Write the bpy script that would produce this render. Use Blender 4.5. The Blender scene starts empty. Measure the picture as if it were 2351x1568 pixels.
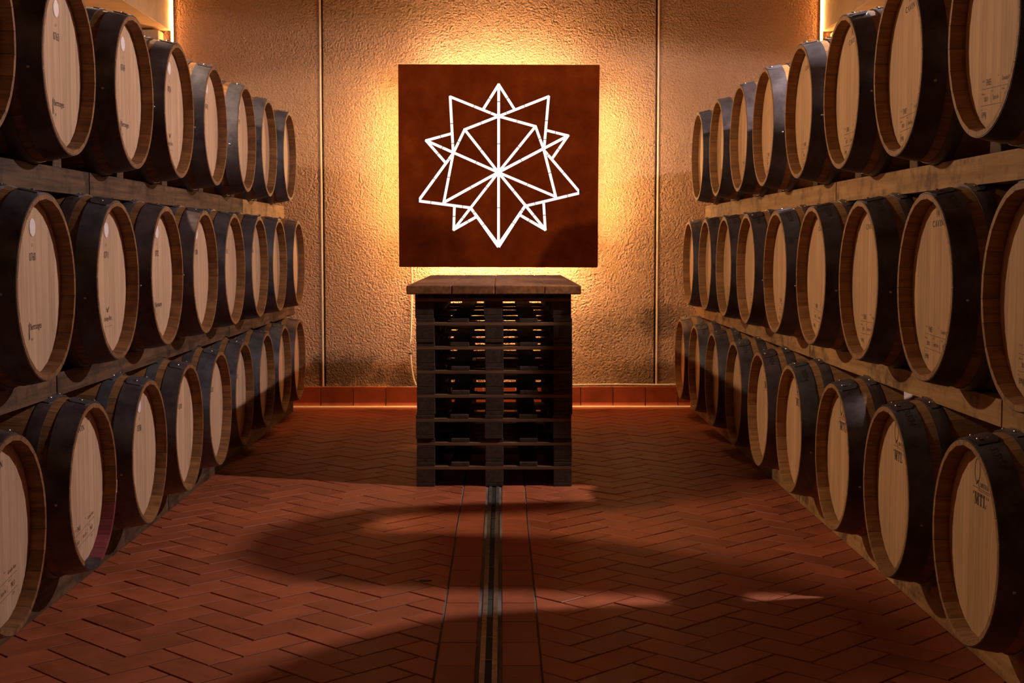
import bpy, bmesh, math, random
from mathutils import Vector, Matrix
random.seed(7)
PI = math.pi
scene = bpy.context.scene
COL = scene.collection

# ------------------------------------------------------------------ camera
cam_d = bpy.data.cameras.new('camera'); cam_d.sensor_width = 36.0; cam_d.lens = 50.0
cam_d.clip_start = .05; cam_d.clip_end = 100
cam = bpy.data.objects.new('camera', cam_d); COL.objects.link(cam)
cam.location = (0, 0, 1.25)
cam.rotation_euler = (math.radians(90 - 3.925), 0, math.radians(-0.412))
scene.camera = cam

# ------------------------------------------------------------------ world, exposure
world = bpy.data.worlds.new('world'); scene.world = world; world.use_nodes = True
world.node_tree.nodes['Background'].inputs[0].default_value = (.30, .36, .45, 1)
world.node_tree.nodes['Background'].inputs[1].default_value = .004
vs = scene.view_settings
vs.view_transform = 'Standard'; vs.look = 'None'; vs.exposure = 0.0; vs.gamma = 1.0; vs.use_curve_mapping = False

# ------------------------------------------------------------------ lamps of the cellar and one added fill lamp (fixtures further down)
def point(name, loc, energy, color, radius):
    l = bpy.data.lights.new(name, 'POINT'); l.energy = energy; l.color = color; l.shadow_soft_size = radius
    o = bpy.data.objects.new(name, l); COL.objects.link(o); o.location = loc
    return o
LAMP_R = (2.20, 6.36, 2.92)
LAMP_L = (-2.24, 6.75, 2.74)
FILL_LAMPS = [(-.30, 1.2, 3.9)]
def spot(name, loc, target, energy, color, radius, cone, blend):
    l = bpy.data.lights.new(name, 'SPOT'); l.energy = energy; l.color = color; l.shadow_soft_size = radius
    l.spot_size = math.radians(cone); l.spot_blend = blend
    o = bpy.data.objects.new(name, l); COL.objects.link(o); o.location = loc
    o.rotation_euler = (Vector(target) - Vector(loc)).to_track_quat('-Z', 'Y').to_euler()
    return o
spot('floodlight_beam', LAMP_R, (1.9, 6.36, 0), 430, (1.0, .85, .83), .032, 176, .06)
spot('floodlight_beam', LAMP_L, (-1.94, 6.75, 0), 300, (1.0, .76, .54), .05, 176, .06)
for c in FILL_LAMPS:
    point('fill_lamp_light', c, 7, (1.0, .52, .20), .12)  # unseen fill light, added to brighten the nearest barrels
SIGN_LED = 285.0
STAR = .80
CORNER_LED = 180.0

# ------------------------------------------------------------------ helpers
def link(o, parent=None):
    COL.objects.link(o)
    if parent is not None: o.parent = parent
    return o
def obj(name, mesh, parent=None, loc=(0, 0, 0), rot=(0, 0, 0)):
    o = bpy.data.objects.new(name, mesh); link(o, parent); o.location = loc; o.rotation_euler = rot
    return o
def empty(name, loc=(0, 0, 0), rot=(0, 0, 0)):
    o = bpy.data.objects.new(name, None); COL.objects.link(o); o.location = loc; o.rotation_euler = rot
    o.empty_display_size = .1
    return o
def tag(o, label=None, cat=None, group=None, kind=None):
    if label: o['label'] = label
    if cat: o['category'] = cat
    if group: o['group'] = group
    if kind: o['kind'] = kind
    return o
class MB:
    def __init__(s): s.v = []; s.f = []
    def box(s, x0, x1, y0, y1, z0, z1):
        b = len(s.v)
        s.v += [(x, y, z) for z in (z0, z1) for y in (y0, y1) for x in (x0, x1)]
        s.f += [tuple(b + i for i in q) for q in ((0, 2, 3, 1), (4, 5, 7, 6), (0, 1, 5, 4), (2, 6, 7, 3), (0, 4, 6, 2), (1, 3, 7, 5))]
        return s
    def prism(s, poly, lo, hi, axis):            # poly: 2D points; axis: extrusion axis
        n = len(poly); b = len(s.v)
        def P(p, h):
            return {0: (h, p[0], p[1]), 1: (p[0], h, p[1]), 2: (p[0], p[1], h)}[axis]
        s.v += [P(p, lo) for p in poly] + [P(p, hi) for p in poly]
        s.f += [tuple(b + i for i in range(n))[::-1], tuple(b + n + i for i in range(n))]
        s.f += [(b + i, b + (i + 1) % n, b + n + (i + 1) % n, b + n + i) for i in range(n)]
        return s
    def tube(s, pts, r, n=8, cap=True):
        b = len(s.v); m = len(pts)
        for i, p in enumerate(pts):
            a = Vector(pts[max(i - 1, 0)]); c = Vector(pts[min(i + 1, m - 1)])
            d = (c - a).normalized(); u = d.cross(Vector((0, 0, 1)))
            if u.length < 1e-4: u = d.cross(Vector((1, 0, 0)))
            u.normalize(); w = d.cross(u)
            for k in range(n):
                t = 2 * PI * k / n
                s.v.append(tuple(Vector(p) + u * math.cos(t) * r + w * math.sin(t) * r))
        for i in range(m - 1):
            for k in range(n):
                s.f.append((b + i * n + k, b + i * n + (k + 1) % n, b + (i + 1) * n + (k + 1) % n, b + (i + 1) * n + k))
        if cap:
            s.f.append(tuple(b + k for k in range(n))[::-1]); s.f.append(tuple(b + (m - 1) * n + k for k in range(n)))
        return s
    def lathe(s, prof, n, axis='X'):             # prof: (h, r) closed ring profile
        b = len(s.v); m = len(prof)
        for k in range(n):
            t = 2 * PI * k / n
            for h, r in prof:
                s.v.append((h, r * math.sin(t), r * math.cos(t)) if axis == 'X' else (r * math.cos(t), r * math.sin(t), h))
        for k in range(n):
            for i in range(m):
                s.f.append((b + k * m + i, b + k * m + (i + 1) % m, b + ((k + 1) % n) * m + (i + 1) % m, b + ((k + 1) % n) * m + i))
        return s
    def mesh(s, name, mat=None, bevel=0, smooth=False, fix=True, segs=1):
        me = bpy.data.meshes.new(name); me.from_pydata(s.v, [], s.f)
        bm = bmesh.new(); bm.from_mesh(me)
        if fix: bmesh.ops.recalc_face_normals(bm, faces=bm.faces)
        if bevel: bmesh.ops.bevel(bm, geom=[e for e in bm.edges if len(e.link_faces) == 2 and e.calc_face_angle(0) > .5], offset=bevel, segments=segs, affect='EDGES', profile=.5)
        ng = [f for f in bm.faces if len(f.verts) > 4]
        if ng: bmesh.ops.triangulate(bm, faces=ng)
        if smooth:
            for f in bm.faces: f.smooth = True
        bm.to_mesh(me); bm.free()
        if smooth: me.set_sharp_from_angle(angle=math.radians(40))
        if mat: me.materials.append(mat)
        return me

# ------------------------------------------------------------------ materials
def newmat(name):
    m = bpy.data.materials.new(name); m.use_nodes = True; nt = m.node_tree
    return m, nt, nt.nodes, nt.links, nt.nodes['Principled BSDF']
def N(nodes, t, **kw):
    n = nodes.new(t)
    for k, v in kw.items(): setattr(n, k, v)
    return n
def ramp(nodes, stops):
    r = nodes.new('ShaderNodeValToRGB')
    while len(r.color_ramp.elements) < len(stops): r.color_ramp.elements.new(.5)
    for e, (p, c) in zip(r.color_ramp.elements, stops): e.position = p; e.color = (*c, 1)
    return r
def math_node(nodes, links, op, a, b):
    n = nodes.new('ShaderNodeMath'); n.operation = op
    for i, x in enumerate((a, b)):
        if hasattr(x, 'default_value'): links.new(x, n.inputs[i])
        else: n.inputs[i].default_value = x
    return n.outputs[0]
def mixcol(nodes, links, fac, a, b, mode='MIX'):
    n = nodes.new('ShaderNodeMix'); n.data_type = 'RGBA'; n.blend_type = mode
    for i, x in ((0, fac), (6, a), (7, b)):
        if hasattr(x, 'default_value'): links.new(x, n.inputs[i])
        elif i == 0: n.inputs[0].default_value = x
        else: n.inputs[i].default_value = (*x, 1)
    return n.outputs[2]
def coords(nodes, links, rnd=True, scale=(1, 1, 1)):
    tc = nodes.new('ShaderNodeTexCoord'); out = tc.outputs['Object']
    oi = nodes.new('ShaderNodeObjectInfo')
    if rnd:
        va = N(nodes, 'ShaderNodeVectorMath', operation='SCALE'); va.inputs[0].default_value = (37., 53., 71.)
        links.new(oi.outputs['Random'], va.inputs['Scale'])
        ad = N(nodes, 'ShaderNodeVectorMath', operation='ADD'); links.new(out, ad.inputs[0]); links.new(va.outputs[0], ad.inputs[1]); out = ad.outputs[0]
    mp = nodes.new('ShaderNodeMapping'); mp.inputs['Scale'].default_value = scale; links.new(out, mp.inputs[0])
    return mp.outputs[0], out, oi.outputs['Random']
def wood(name, dark, light, grain, fine=90., var=.35, rough=.62, stain=None, stain_amt=0., bump=.15, spec=.3):
    m, nt, nodes, links, P = newmat(name)
    sc = [fine] * 3; sc[grain] = fine * .045
    c, raw, rnd = coords(nodes, links, True, tuple(sc))
    n1 = N(nodes, 'ShaderNodeTexNoise'); n1.inputs['Scale'].default_value = 1; n1.inputs['Detail'].default_value = 5; n1.inputs['Roughness'].default_value = .6
    links.new(c, n1.inputs['Vector'])
    r = ramp(nodes, [(.30, dark), (.72, light)]); links.new(n1.outputs['Fac'], r.inputs[0]); col = r.outputs[0]
    n2 = N(nodes, 'ShaderNodeTexNoise'); n2.inputs['Scale'].default_value = 5; n2.inputs['Detail'].default_value = 3; links.new(raw, n2.inputs['Vector'])
    hs = nodes.new('ShaderNodeHueSaturation'); links.new(col, hs.inputs['Color'])
    v = math_node(nodes, links, 'MULTIPLY', rnd, var); v = math_node(nodes, links, 'ADD', v, 1 - var / 2)
    w = math_node(nodes, links, 'MULTIPLY', n2.outputs['Fac'], .35); w = math_node(nodes, links, 'ADD', w, .82)
    links.new(math_node(nodes, links, 'MULTIPLY', v, w), hs.inputs['Value']); col = hs.outputs[0]
    if stain:
        n3 = N(nodes, 'ShaderNodeTexNoise'); n3.inputs['Scale'].default_value = 7; n3.inputs['Detail'].default_value = 6; n3.inputs['Roughness'].default_value = .7; links.new(raw, n3.inputs['Vector'])
        r3 = ramp(nodes, [(.48, (0, 0, 0)), (.66, (stain_amt,) * 3)]); links.new(n3.outputs['Fac'], r3.inputs[0])
        col = mixcol(nodes, links, r3.outputs[0], col, stain)
    links.new(col, P.inputs['Base Color'])
    P.inputs['Roughness'].default_value = rough; P.inputs['Specular IOR Level'].default_value = spec
    b = nodes.new('ShaderNodeBump'); b.inputs['Strength'].default_value = bump; b.inputs['Distance'].default_value = .003
    links.new(n1.outputs['Fac'], b.inputs['Height']); links.new(b.outputs[0], P.inputs['Normal'])
    return m
def plain(name, col, rough=.6, metal=0., noise=0., nscale=8., spec=.5, bump=0., dark=None):
    m, nt, nodes, links, P = newmat(name)
    P.inputs['Roughness'].default_value = rough; P.inputs['Metallic'].default_value = metal; P.inputs['Specular IOR Level'].default_value = spec
    P.inputs['Base Color'].default_value = (*col, 1)
    if noise:
        c, raw, rnd = coords(nodes, links, True, (nscale,) * 3)
        n1 = N(nodes, 'ShaderNodeTexNoise'); n1.inputs['Scale'].default_value = 1; n1.inputs['Detail'].default_value = 6; n1.inputs['Roughness'].default_value = .65; links.new(c, n1.inputs['Vector'])
        d = dark or tuple(x * (1 - noise) for x in col)
        r = ramp(nodes, [(.35, d), (.65, tuple(min(1, x * (1 + noise * .5)) for x in col))]); links.new(n1.outputs['Fac'], r.inputs[0])
        links.new(r.outputs[0], P.inputs['Base Color'])
        if bump:
            b = nodes.new('ShaderNodeBump'); b.inputs['Strength'].default_value = bump; b.inputs['Distance'].default_value = .004
            links.new(n1.outputs['Fac'], b.inputs['Height']); links.new(b.outputs[0], P.inputs['Normal'])
    return m
def emit(name, col, strength):
    m, nt, nodes, links, P = newmat(name)
    P.inputs['Base Color'].default_value = (*col, 1); P.inputs['Emission Color'].default_value = (*col, 1); P.inputs['Emission Strength'].default_value = strength
    return m

M = {}
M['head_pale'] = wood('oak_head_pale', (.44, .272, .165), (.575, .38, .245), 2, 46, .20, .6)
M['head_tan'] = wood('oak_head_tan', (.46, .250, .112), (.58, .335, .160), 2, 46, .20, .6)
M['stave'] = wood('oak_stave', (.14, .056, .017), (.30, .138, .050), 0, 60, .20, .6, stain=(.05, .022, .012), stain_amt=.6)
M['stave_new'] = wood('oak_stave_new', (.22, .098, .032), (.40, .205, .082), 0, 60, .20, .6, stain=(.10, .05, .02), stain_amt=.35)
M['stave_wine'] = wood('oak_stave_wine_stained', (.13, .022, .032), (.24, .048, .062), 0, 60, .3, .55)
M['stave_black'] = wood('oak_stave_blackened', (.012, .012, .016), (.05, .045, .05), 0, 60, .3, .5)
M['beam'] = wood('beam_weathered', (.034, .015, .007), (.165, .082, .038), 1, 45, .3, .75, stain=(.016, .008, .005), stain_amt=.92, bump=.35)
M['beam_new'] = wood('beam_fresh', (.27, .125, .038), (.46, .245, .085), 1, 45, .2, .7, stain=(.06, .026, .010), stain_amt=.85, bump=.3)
M['pallet'] = wood('pallet_dark', (.018, .009, .005), (.056, .029, .016), 1, 50, .35, .7, bump=.3)
M['pallet_x'] = wood('pallet_crossboard', (.075, .035, .015), (.17, .085, .038), 0, 50, .3, .65, bump=.3)
M['table'] = wood('tabletop_oak', (.11, .040, .012), (.28, .115, .038), 1, 45, .30, .5, stain=(.06, .025, .012), stain_amt=.55, bump=.3, spec=.45)
M['ink'] = plain('printing_ink', (.030, .020, .016), .7)
M['burn'] = plain('branded_ink_brown', (.10, .048, .025), .7)
M['steel_bright'] = plain('rivet_steel', (.55, .53, .52), .28, .9)
M['medal'] = plain('medallion_aluminium', (.95, .90, .92), .35, .25, .08, 40)
M['cord'] = plain('white_cord', (.75, .66, .52), .6)
M['rope'] = plain('pale_rope', (.62, .50, .36), .8, 0, .2, 60)
M['drain_metal'] = plain('drain_steel', (.34, .27, .20), .42, .85, .4, 30)
M['drain_shade'] = plain('drain_slot_shade', (.006, .005, .005), .8)
M['grout'] = plain('floor_grout', (.16, .125, .105), .9, 0, .45, 3.0, .2)
M['concrete'] = plain('side_concrete', (.56, .40, .26), .85, 0, .16, 3.5, .2, .2)
M['ceiling'] = plain('ceiling_plaster', (.10, .052, .022), .9, 0, .1, 3)
M['lamp_house'] = plain('lamp_housing', (.03, .03, .03), .5, .3)
M['led_warm'] = emit('sign_led', (1.0, .59, .27), SIGN_LED)
M['led_warm_low'] = emit('sign_led_low', (1.0, .57, .24), SIGN_LED * 2.2)
M['led_warm_side'] = emit('sign_led_side', (1.0, .56, .21), SIGN_LED * .98)
M['star'] = emit('star_diffuser', (1.0, .97, .95), STAR)
M['corner_led'] = emit('corner_led', (1.0, .46, .13), CORNER_LED)
M['strip'] = plain('joint_filler', (.72, .55, .38), .7)
M['lens'] = emit('lamp_lens', (1.0, .93, .86), 6)
M['lens_warm'] = emit('lamp_lens_warm', (1.0, .78, .55), 6)

def hoop_material():
    m, nt, nodes, links, P = newmat('hoop_steel')
    c, raw, rnd = coords(nodes, links, True, (9, 9, 9))
    n1 = N(nodes, 'ShaderNodeTexNoise'); n1.inputs['Scale'].default_value = 1; n1.inputs['Detail'].default_value = 7; n1.inputs['Roughness'].default_value = .7; links.new(c, n1.inputs['Vector'])
    a = ramp(nodes, [(.30, (.060, .038, .037)), (.70, (.150, .108, .108))]); links.new(n1.outputs['Fac'], a.inputs[0])
    b2 = ramp(nodes, [(.30, (.065, .060, .068)), (.70, (.18, .17, .19))]); links.new(n1.outputs['Fac'], b2.inputs[0])
    col = mixcol(nodes, links, rnd, a.outputs[0], b2.outputs[0])
    links.new(col, P.inputs['Base Color']); P.inputs['Metallic'].default_value = .5
    r = ramp(nodes, [(.3, (.30,) * 3), (.7, (.48,) * 3)]); links.new(n1.outputs['Fac'], r.inputs[0]); links.new(r.outputs[0], P.inputs['Roughness'])
    return m
M['hoop'] = hoop_material()

def tile_material(name, base, rough0=.42, rough1=.62, spec=.22):
    m, nt, nodes, links, P = newmat(name)
    c, raw, rnd = coords(nodes, links, True, (5, 5, 5))
    n1 = N(nodes, 'ShaderNodeTexNoise'); n1.inputs['Scale'].default_value = 1; n1.inputs['Detail'].default_value = 7; n1.inputs['Roughness'].default_value = .65; links.new(c, n1.inputs['Vector'])
    a = ramp(nodes, [(.30, tuple(x * .72 for x in base)), (.70, tuple(x * 1.2 for x in base))]); links.new(n1.outputs['Fac'], a.inputs[0])
    hs = nodes.new('ShaderNodeHueSaturation'); links.new(a.outputs[0], hs.inputs['Color'])
    v = math_node(nodes, links, 'MULTIPLY', rnd, .34); links.new(math_node(nodes, links, 'ADD', v, .83), hs.inputs['Value'])
    # pale scuffs
    n2 = N(nodes, 'ShaderNodeTexNoise'); n2.inputs['Scale'].default_value = 13; n2.inputs['Detail'].default_value = 5; n2.inputs['Roughness'].default_value = .75; n2.inputs['Distortion'].default_value = 1.2; links.new(raw, n2.inputs['Vector'])
    s = ramp(nodes, [(.62, (0,) * 3), (.80, (.35,) * 3)]); links.new(n2.outputs['Fac'], s.inputs[0])
    col = mixcol(nodes, links, s.outputs[0], hs.outputs[0], (.50, .30, .24))
    links.new(col, P.inputs['Base Color'])
    r = ramp(nodes, [(.3, (rough0,) * 3), (.7, (rough1,) * 3)]); links.new(n1.outputs['Fac'], r.inputs[0]); links.new(r.outputs[0], P.inputs['Roughness']); P.inputs['Specular IOR Level'].default_value = spec
    b = nodes.new('ShaderNodeBump'); b.inputs['Strength'].default_value = .12; b.inputs['Distance'].default_value = .004
    links.new(n1.outputs['Fac'], b.inputs['Height']); links.new(b.outputs[0], P.inputs['Normal'])
    return m
M['tile'] = tile_material('terracotta_tile', (.320, .080, .031))
M['base_tile'] = tile_material('glazed_base_tile', (.34, .085, .04), .16, .26, .5)

def stucco_material():
    m, nt, nodes, links, P = newmat('rough_stucco')
    tc = nodes.new('ShaderNodeTexCoord'); o = tc.outputs['Object']
    n1 = N(nodes, 'ShaderNodeTexNoise'); n1.inputs['Scale'].default_value = 70; n1.inputs['Detail'].default_value = 4; n1.inputs['Roughness'].default_value = .55; links.new(o, n1.inputs['Vector'])
    v1 = N(nodes, 'ShaderNodeTexVoronoi'); v1.inputs['Scale'].default_value = 52; links.new(o, v1.inputs['Vector'])
    n0 = N(nodes, 'ShaderNodeTexNoise'); n0.inputs['Scale'].default_value = 1.1; n0.inputs['Detail'].default_value = 5; links.new(o, n0.inputs['Vector'])
    h = math_node(nodes, links, 'MULTIPLY', v1.outputs['Distance'], -.35); h = math_node(nodes, links, 'ADD', h, n1.outputs['Fac'])
    bp = nodes.new('ShaderNodeBump'); bp.inputs['Strength'].default_value = 1.0; bp.inputs['Distance'].default_value = .075
    links.new(h, bp.inputs['Height']); links.new(bp.outputs[0], P.inputs['Normal'])
    r = ramp(nodes, [(.3, (.60, .345, .205)), (.7, (.72, .44, .28))]); links.new(n0.outputs['Fac'], r.inputs[0])
    col = r.outputs[0]
    # damp stains, each with a shape of its own
    n3 = N(nodes, 'ShaderNodeTexNoise'); n3.inputs['Scale'].default_value = 9; n3.inputs['Detail'].default_value = 8; n3.inputs['Roughness'].default_value = .78; links.new(o, n3.inputs['Vector'])
    for (x, z, rx, rz, amt) in ((1.20, .66, .38, .24, .75), (-1.22, .27, .62, .26, .85), (-.72, .19, .30, .16, .7), (.72, .60, .50, .26, .40), (1.2, .25, .6, .2, .5)):
        mp = nodes.new('ShaderNodeMapping'); mp.vector_type = 'TEXTURE'; mp.inputs['Location'].default_value = (x, 0, z); mp.inputs['Scale'].default_value = (rx, 50, rz); links.new(o, mp.inputs[0])
        g = N(nodes, 'ShaderNodeTexGradient', gradient_type='SPHERICAL'); links.new(mp.outputs[0], g.inputs[0])
        k = math_node(nodes, links, 'MULTIPLY', g.outputs['Fac'], .75); k = math_node(nodes, links, 'ADD', k, n3.outputs['Fac'])
        rr = ramp(nodes, [(.72, (0,) * 3), (1.0, (amt,) * 3)]); links.new(k, rr.inputs[0])
        col = mixcol(nodes, links, rr.outputs[0], col, (.17, .10, .06))
    links.new(col, P.inputs['Base Color']); P.inputs['Roughness'].default_value = .8; P.inputs['Specular IOR Level'].default_value = .25
    return m
M['stucco'] = stucco_material()
def corten_material():
    m, nt, nodes, links, P = newmat('rusted_steel_plate')
    tc = nodes.new('ShaderNodeTexCoord'); o = tc.outputs['Object']
    n1 = N(nodes, 'ShaderNodeTexNoise'); n1.inputs['Scale'].default_value = 4; n1.inputs['Detail'].default_value = 9; n1.inputs['Roughness'].default_value = .68; links.new(o, n1.inputs['Vector'])
    r = ramp(nodes, [(.30, (.075, .010, .0015)), (.55, (.125, .019, .0022)), (.75, (.19, .036, .004))]); links.new(n1.outputs['Fac'], r.inputs[0])
    links.new(r.outputs[0], P.inputs['Base Color']); P.inputs['Roughness'].default_value = .9; P.inputs['Specular IOR Level'].default_value = .03
    return m
M['corten'] = corten_material()

# ------------------------------------------------------------------ the room
YW = 10.93
XWL, XWR, SOFF, CEIL = -2.507, 2.441, 2.86, 4.6
Y0 = -4.0
floor = obj('floor', MB().box(-3.3, 3.3, Y0, YW + .2, -.2, -.0045).mesh('floor', M['grout'])); floor['kind'] = 'structure'
# no gutter cut: a flat near-black strip below paints in the slot's shade
wl = MB().box(-3.3, -3.1, Y0, YW + .2, -.02, SOFF).box(-3.3, XWL, Y0, YW + .2, SOFF, CEIL).mesh('wall_left', M['concrete'], .004)
tag(obj('wall_left', wl), kind='structure')
wr = MB().box(3.1, 3.3, Y0, YW + .2, -.02, SOFF).box(XWR, 3.3, Y0, YW + .2, SOFF, CEIL).mesh('wall_right', M['concrete'], .004)
tag(obj('wall_right', wr), kind='structure')
tag(obj('trim_1', MB().box(-3.1, XWL - .055, 10.76, YW, 0, SOFF - .015).mesh('trim_1', M['concrete'], .004)), kind='structure')
tag(obj('trim_2', MB().box(XWR + .055, 3.1, 10.76, YW, 0, SOFF - .015).mesh('trim_2', M['concrete'], .004)), kind='structure')
tag(obj('ceiling', MB().box(-3.3, 3.3, Y0, YW + .2, CEIL, CEIL + .1).mesh('ceiling', M['ceiling'])), kind='structure')
tag(obj('wall_front', MB().box(-3.3, 3.3, Y0 - .2, Y0, -.02, CEIL).mesh('wall_front', M['ceiling'])), kind='structure')
wb = tag(obj('wall_back', MB().box(-3.3, 3.3, YW + .03, YW + .2, -.02, CEIL).mesh('wall_back', M['stucco'])), kind='structure')
seam = (-1.372, 1.188)
for a, b in ((-3.1, seam[0] - .012), (seam[0] + .016, seam[1] - .016), (seam[1] + .012, 3.1)):
    obj('wall_panel', MB().box(a, b, YW, YW + .029, 0, CEIL).mesh('wall_panel', M['stucco'], .004), wb)
for s, d in ((seam[0], -1), (seam[1], 1)):
    a, b = (s - .012, s + .001) if d < 0 else (s - .001, s + .012)
    obj('joint_strip', MB().box(a, b, YW - .006, YW + .028, 0, CEIL).mesh('joint_strip', M['strip'], .002), wb)
pl = MB().lathe([(0, .004), (0, .030), (.006, .034), (.014, .034), (.014, .004)], 24, 'X')
o = obj('wall_plug', pl.mesh('wall_plug', M['stucco'], 0, True), wb, (.800, YW - .009, 2.375), (0, 0, PI / 2))

# skirting of glazed cove tiles
bb = tag(obj('baseboard_back', MB().box(-3.1, 3.1, YW - .012, YW - .0005, 0, .148).mesh('baseboard_back', M['strip'])), kind='structure')
prof = [(YW - .0125, 0), (YW - .060, 0), (YW - .060, .006), (YW - .046, .009), (YW - .034, .017), (YW - .028, .030), (YW - .027, .150), (YW - .023, .154), (YW - .0125, .155)]
tm = MB().prism(prof, .0035, .2465, 0)
bt = tm.mesh('skirting_tile', M['base_tile'], 0)
obj('mortar_fillet', MB().prism([(YW - .060, 0), (YW - .072, 0), (YW - .0605, .009)], -2.5, 2.44, 0).mesh('mortar_fillet', M['strip']), bb)
for k in range(-9, 12):
    x = -1.393 + .25 * (k)
    if -2.6 < x < 2.5: obj('skirting_tile', bt, bb, (x, 0, 0))

# ------------------------------------------------------------------ floor tiles: herringbone at 45 degrees, each tile its own piece
W = .1265; L2 = 2 * W; G = .0032
def clip(poly, nx, c):                            # keep nx*x <= c
    out = []
    for i, p in enumerate(poly):
        q = poly[(i + 1) % len(poly)]
        a = nx * p[0] - c; b = nx * q[0] - c
        if a <= 0: out.append(p)
        if a * b < 0:
            t = a / (a - b); out.append((p[0] + (q[0] - p[0]) * t, p[1] + (q[1] - p[1]) * t))
    return out
def inset(poly, d):
    cx = sum(p[0] for p in poly) / len(poly); cy = sum(p[1] for p in poly) / len(poly)
    out = []
    for p in poly:
        l = math.hypot(p[0] - cx, p[1] - cy) or 1
        out.append((p[0] + (cx - p[0]) * d / l, p[1] + (cy - p[1]) * d / l))
    return out
def tile_geo(mb, poly, z=0.0):
    n = len(poly); b = len(mb.v); ins = inset(poly, .0022)
    mb.v += [(x, y, z - .011) for x, y in poly] + [(x, y, z - .0014) for x, y in poly] + [(x, y, z) for x, y in ins]
    mb.f.append(tuple(b + i for i in range(n))[::-1])
    for k in (0, n):
        mb.f += [(b + k + i, b + k + (i + 1) % n, b + k + n + (i + 1) % n, b + k + n + i) for i in range(n)]
    mb.f.append(tuple(b + 2 * n + i for i in range(n)))
full = MB(); tile_geo(full, [(-W + G, -W / 2 + G), (W - G, -W / 2 + G), (W - G, W / 2 - G), (-W + G, W / 2 - G)])
full_me = full.mesh('floor_tile', M['tile'])
SQ = math.sqrt(.5)
def uv2xy(u, v, X0, Yo): return (X0 + (u - v) * W * SQ, Yo + (u + v) * W * SQ)
tiles = []
FX = (-.2005, .1205)
for side in (0, 1):
    X0 = -.785 if side == 0 else -.785 + .010
    Yo = 4.249 if side == 0 else 4.249 + .018
    for i in range(-60, 110):
        for j in range(-60, 110):
            mo = (i - j) % 4
            if mo == 0: rect = (i, i + 2, j, j + 1); ang = PI / 4
            elif mo == 3: rect = (i, i + 1, j, j + 2); ang = 3 * PI / 4
            else: continue
            cu, cv = (rect[0] + rect[1]) / 2, (rect[2] + rect[3]) / 2
            cx, cy = uv2xy(cu, cv, X0, Yo)
            if cy < 1.2 or cy > YW + .02 or abs(cx) > 2.5: continue
            if side == 0 and cx > FX[0] + .15 or side == 1 and cx < FX[1] - .15: continue
            g = G / W
            poly = [uv2xy(u, v, X0, Yo) for u, v in ((rect[0] + g, rect[2] + g), (rect[1] - g, rect[2] + g), (rect[1] - g, rect[3] - g), (rect[0] + g, rect[3] - g))]
            n0 = len(poly); c0 = poly
            poly = clip(poly, 1, FX[0]) if side == 0 else clip(poly, -1, -FX[1])
            cutw = False
            if max(p[1] for p in poly) > YW - .061 if poly else False:
                sw = [(p[1], p[0]) for p in poly]; sw = clip(sw, 1, YW - .061); poly = [(p[1], p[0]) for p in sw]
            if len(poly) < 3: continue
            ar = abs(sum(p[0] * poly[(k + 1) % len(poly)][1] - poly[(k + 1) % len(poly)][0] * p[1] for k, p in enumerate(poly))) / 2
            if ar < .0006: continue
            tiles.append((cx, cy, ang, poly, poly == c0))
def in_view(t): return t[1] > 3.85 and abs(t[0]) < 1.46 and abs(t[0] - .01) < .372 * t[1]
vis = sorted([t for t in tiles if in_view(t)], key=lambda t: t[1])
for t in tiles: pass
near = vis[:300]; near_ids = set(id(t) for t in near)
for cx, cy, ang, poly, is_full in near:
    z = random.uniform(-.0012, .0008)
    if is_full: o = obj('floor_tile', full_me, floor, (cx, cy, z), (random.uniform(-.003, .003), random.uniform(-.003, .003), ang))
    else:
        mb = MB(); tile_geo(mb, [(x - cx, y - cy) for x, y in poly]); o = obj('floor_tile', mb.mesh('floor_tile_cut', M['tile']), floor, (cx, cy, z))
def tile_field_material():
    return M['tile']
far = MB()
for t in tiles:
    if id(t) not in near_ids: tile_geo(far, t[3], random.uniform(-.0012, .0008))
tag(obj('floor_tile_field', far.mesh('floor_tile_field', tile_field_material()), floor), kind='stuff')
# gutter strip: two rows of border tiles, grout, steel angles, near-black strip for the slot's shade, cross bars
ys = [1.22 + .2478 * k for k in range(40)]
ph = (4.895 - 1.22) % .2478
btl = MB(); tile_geo(btl, [(-.0565, -.1215), (.0565, -.1215), (.0565, .1215), (-.0565, .1215)]); bt_me = btl.mesh('border_tile', M['tile'])
for y in ys:
    yc = y + ph + .1239
    if yc > YW - .19: continue
    obj('border_tile', bt_me, floor, (-.1365, yc, random.uniform(-.001, .0005)))
    obj('border_tile', bt_me, floor, (.0575, yc, random.uniform(-.001, .0005)))
dr = tag(empty('floor_drain', (-.040, 6.0, 0)), 'long narrow steel slot drain running down the middle of the tiled floor', 'drain')
a0, a1 = 1.22 - 6, YW - .15 - 6
obj('channel', MB().box(-.0105, .0105, a0, a1, -.0044, -.0036).mesh('channel', M['drain_shade']), dr)  # shallow strip, the slot's dark depth is put into its colour
for s in (-1, 1):
    x0, x1 = sorted((s * .0100, s * .0265))
    obj('steel_edge', MB().box(x0, x1, a0, a1, -.0043, .0006).mesh('steel_edge', M['drain_metal'], .0008), dr)
cbm = MB().box(-.0105, .0105, -.0028, .0028, -.0040, -.0008).mesh('cross_bar', M['drain_metal'])
for k in range(38):
    yb = 1.3 + ((4.957 - 1.3) % .2478) + .2478 * k
    if yb < YW - .2: obj('cross_bar', cbm, dr, (0, yb - 6, 0))

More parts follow.
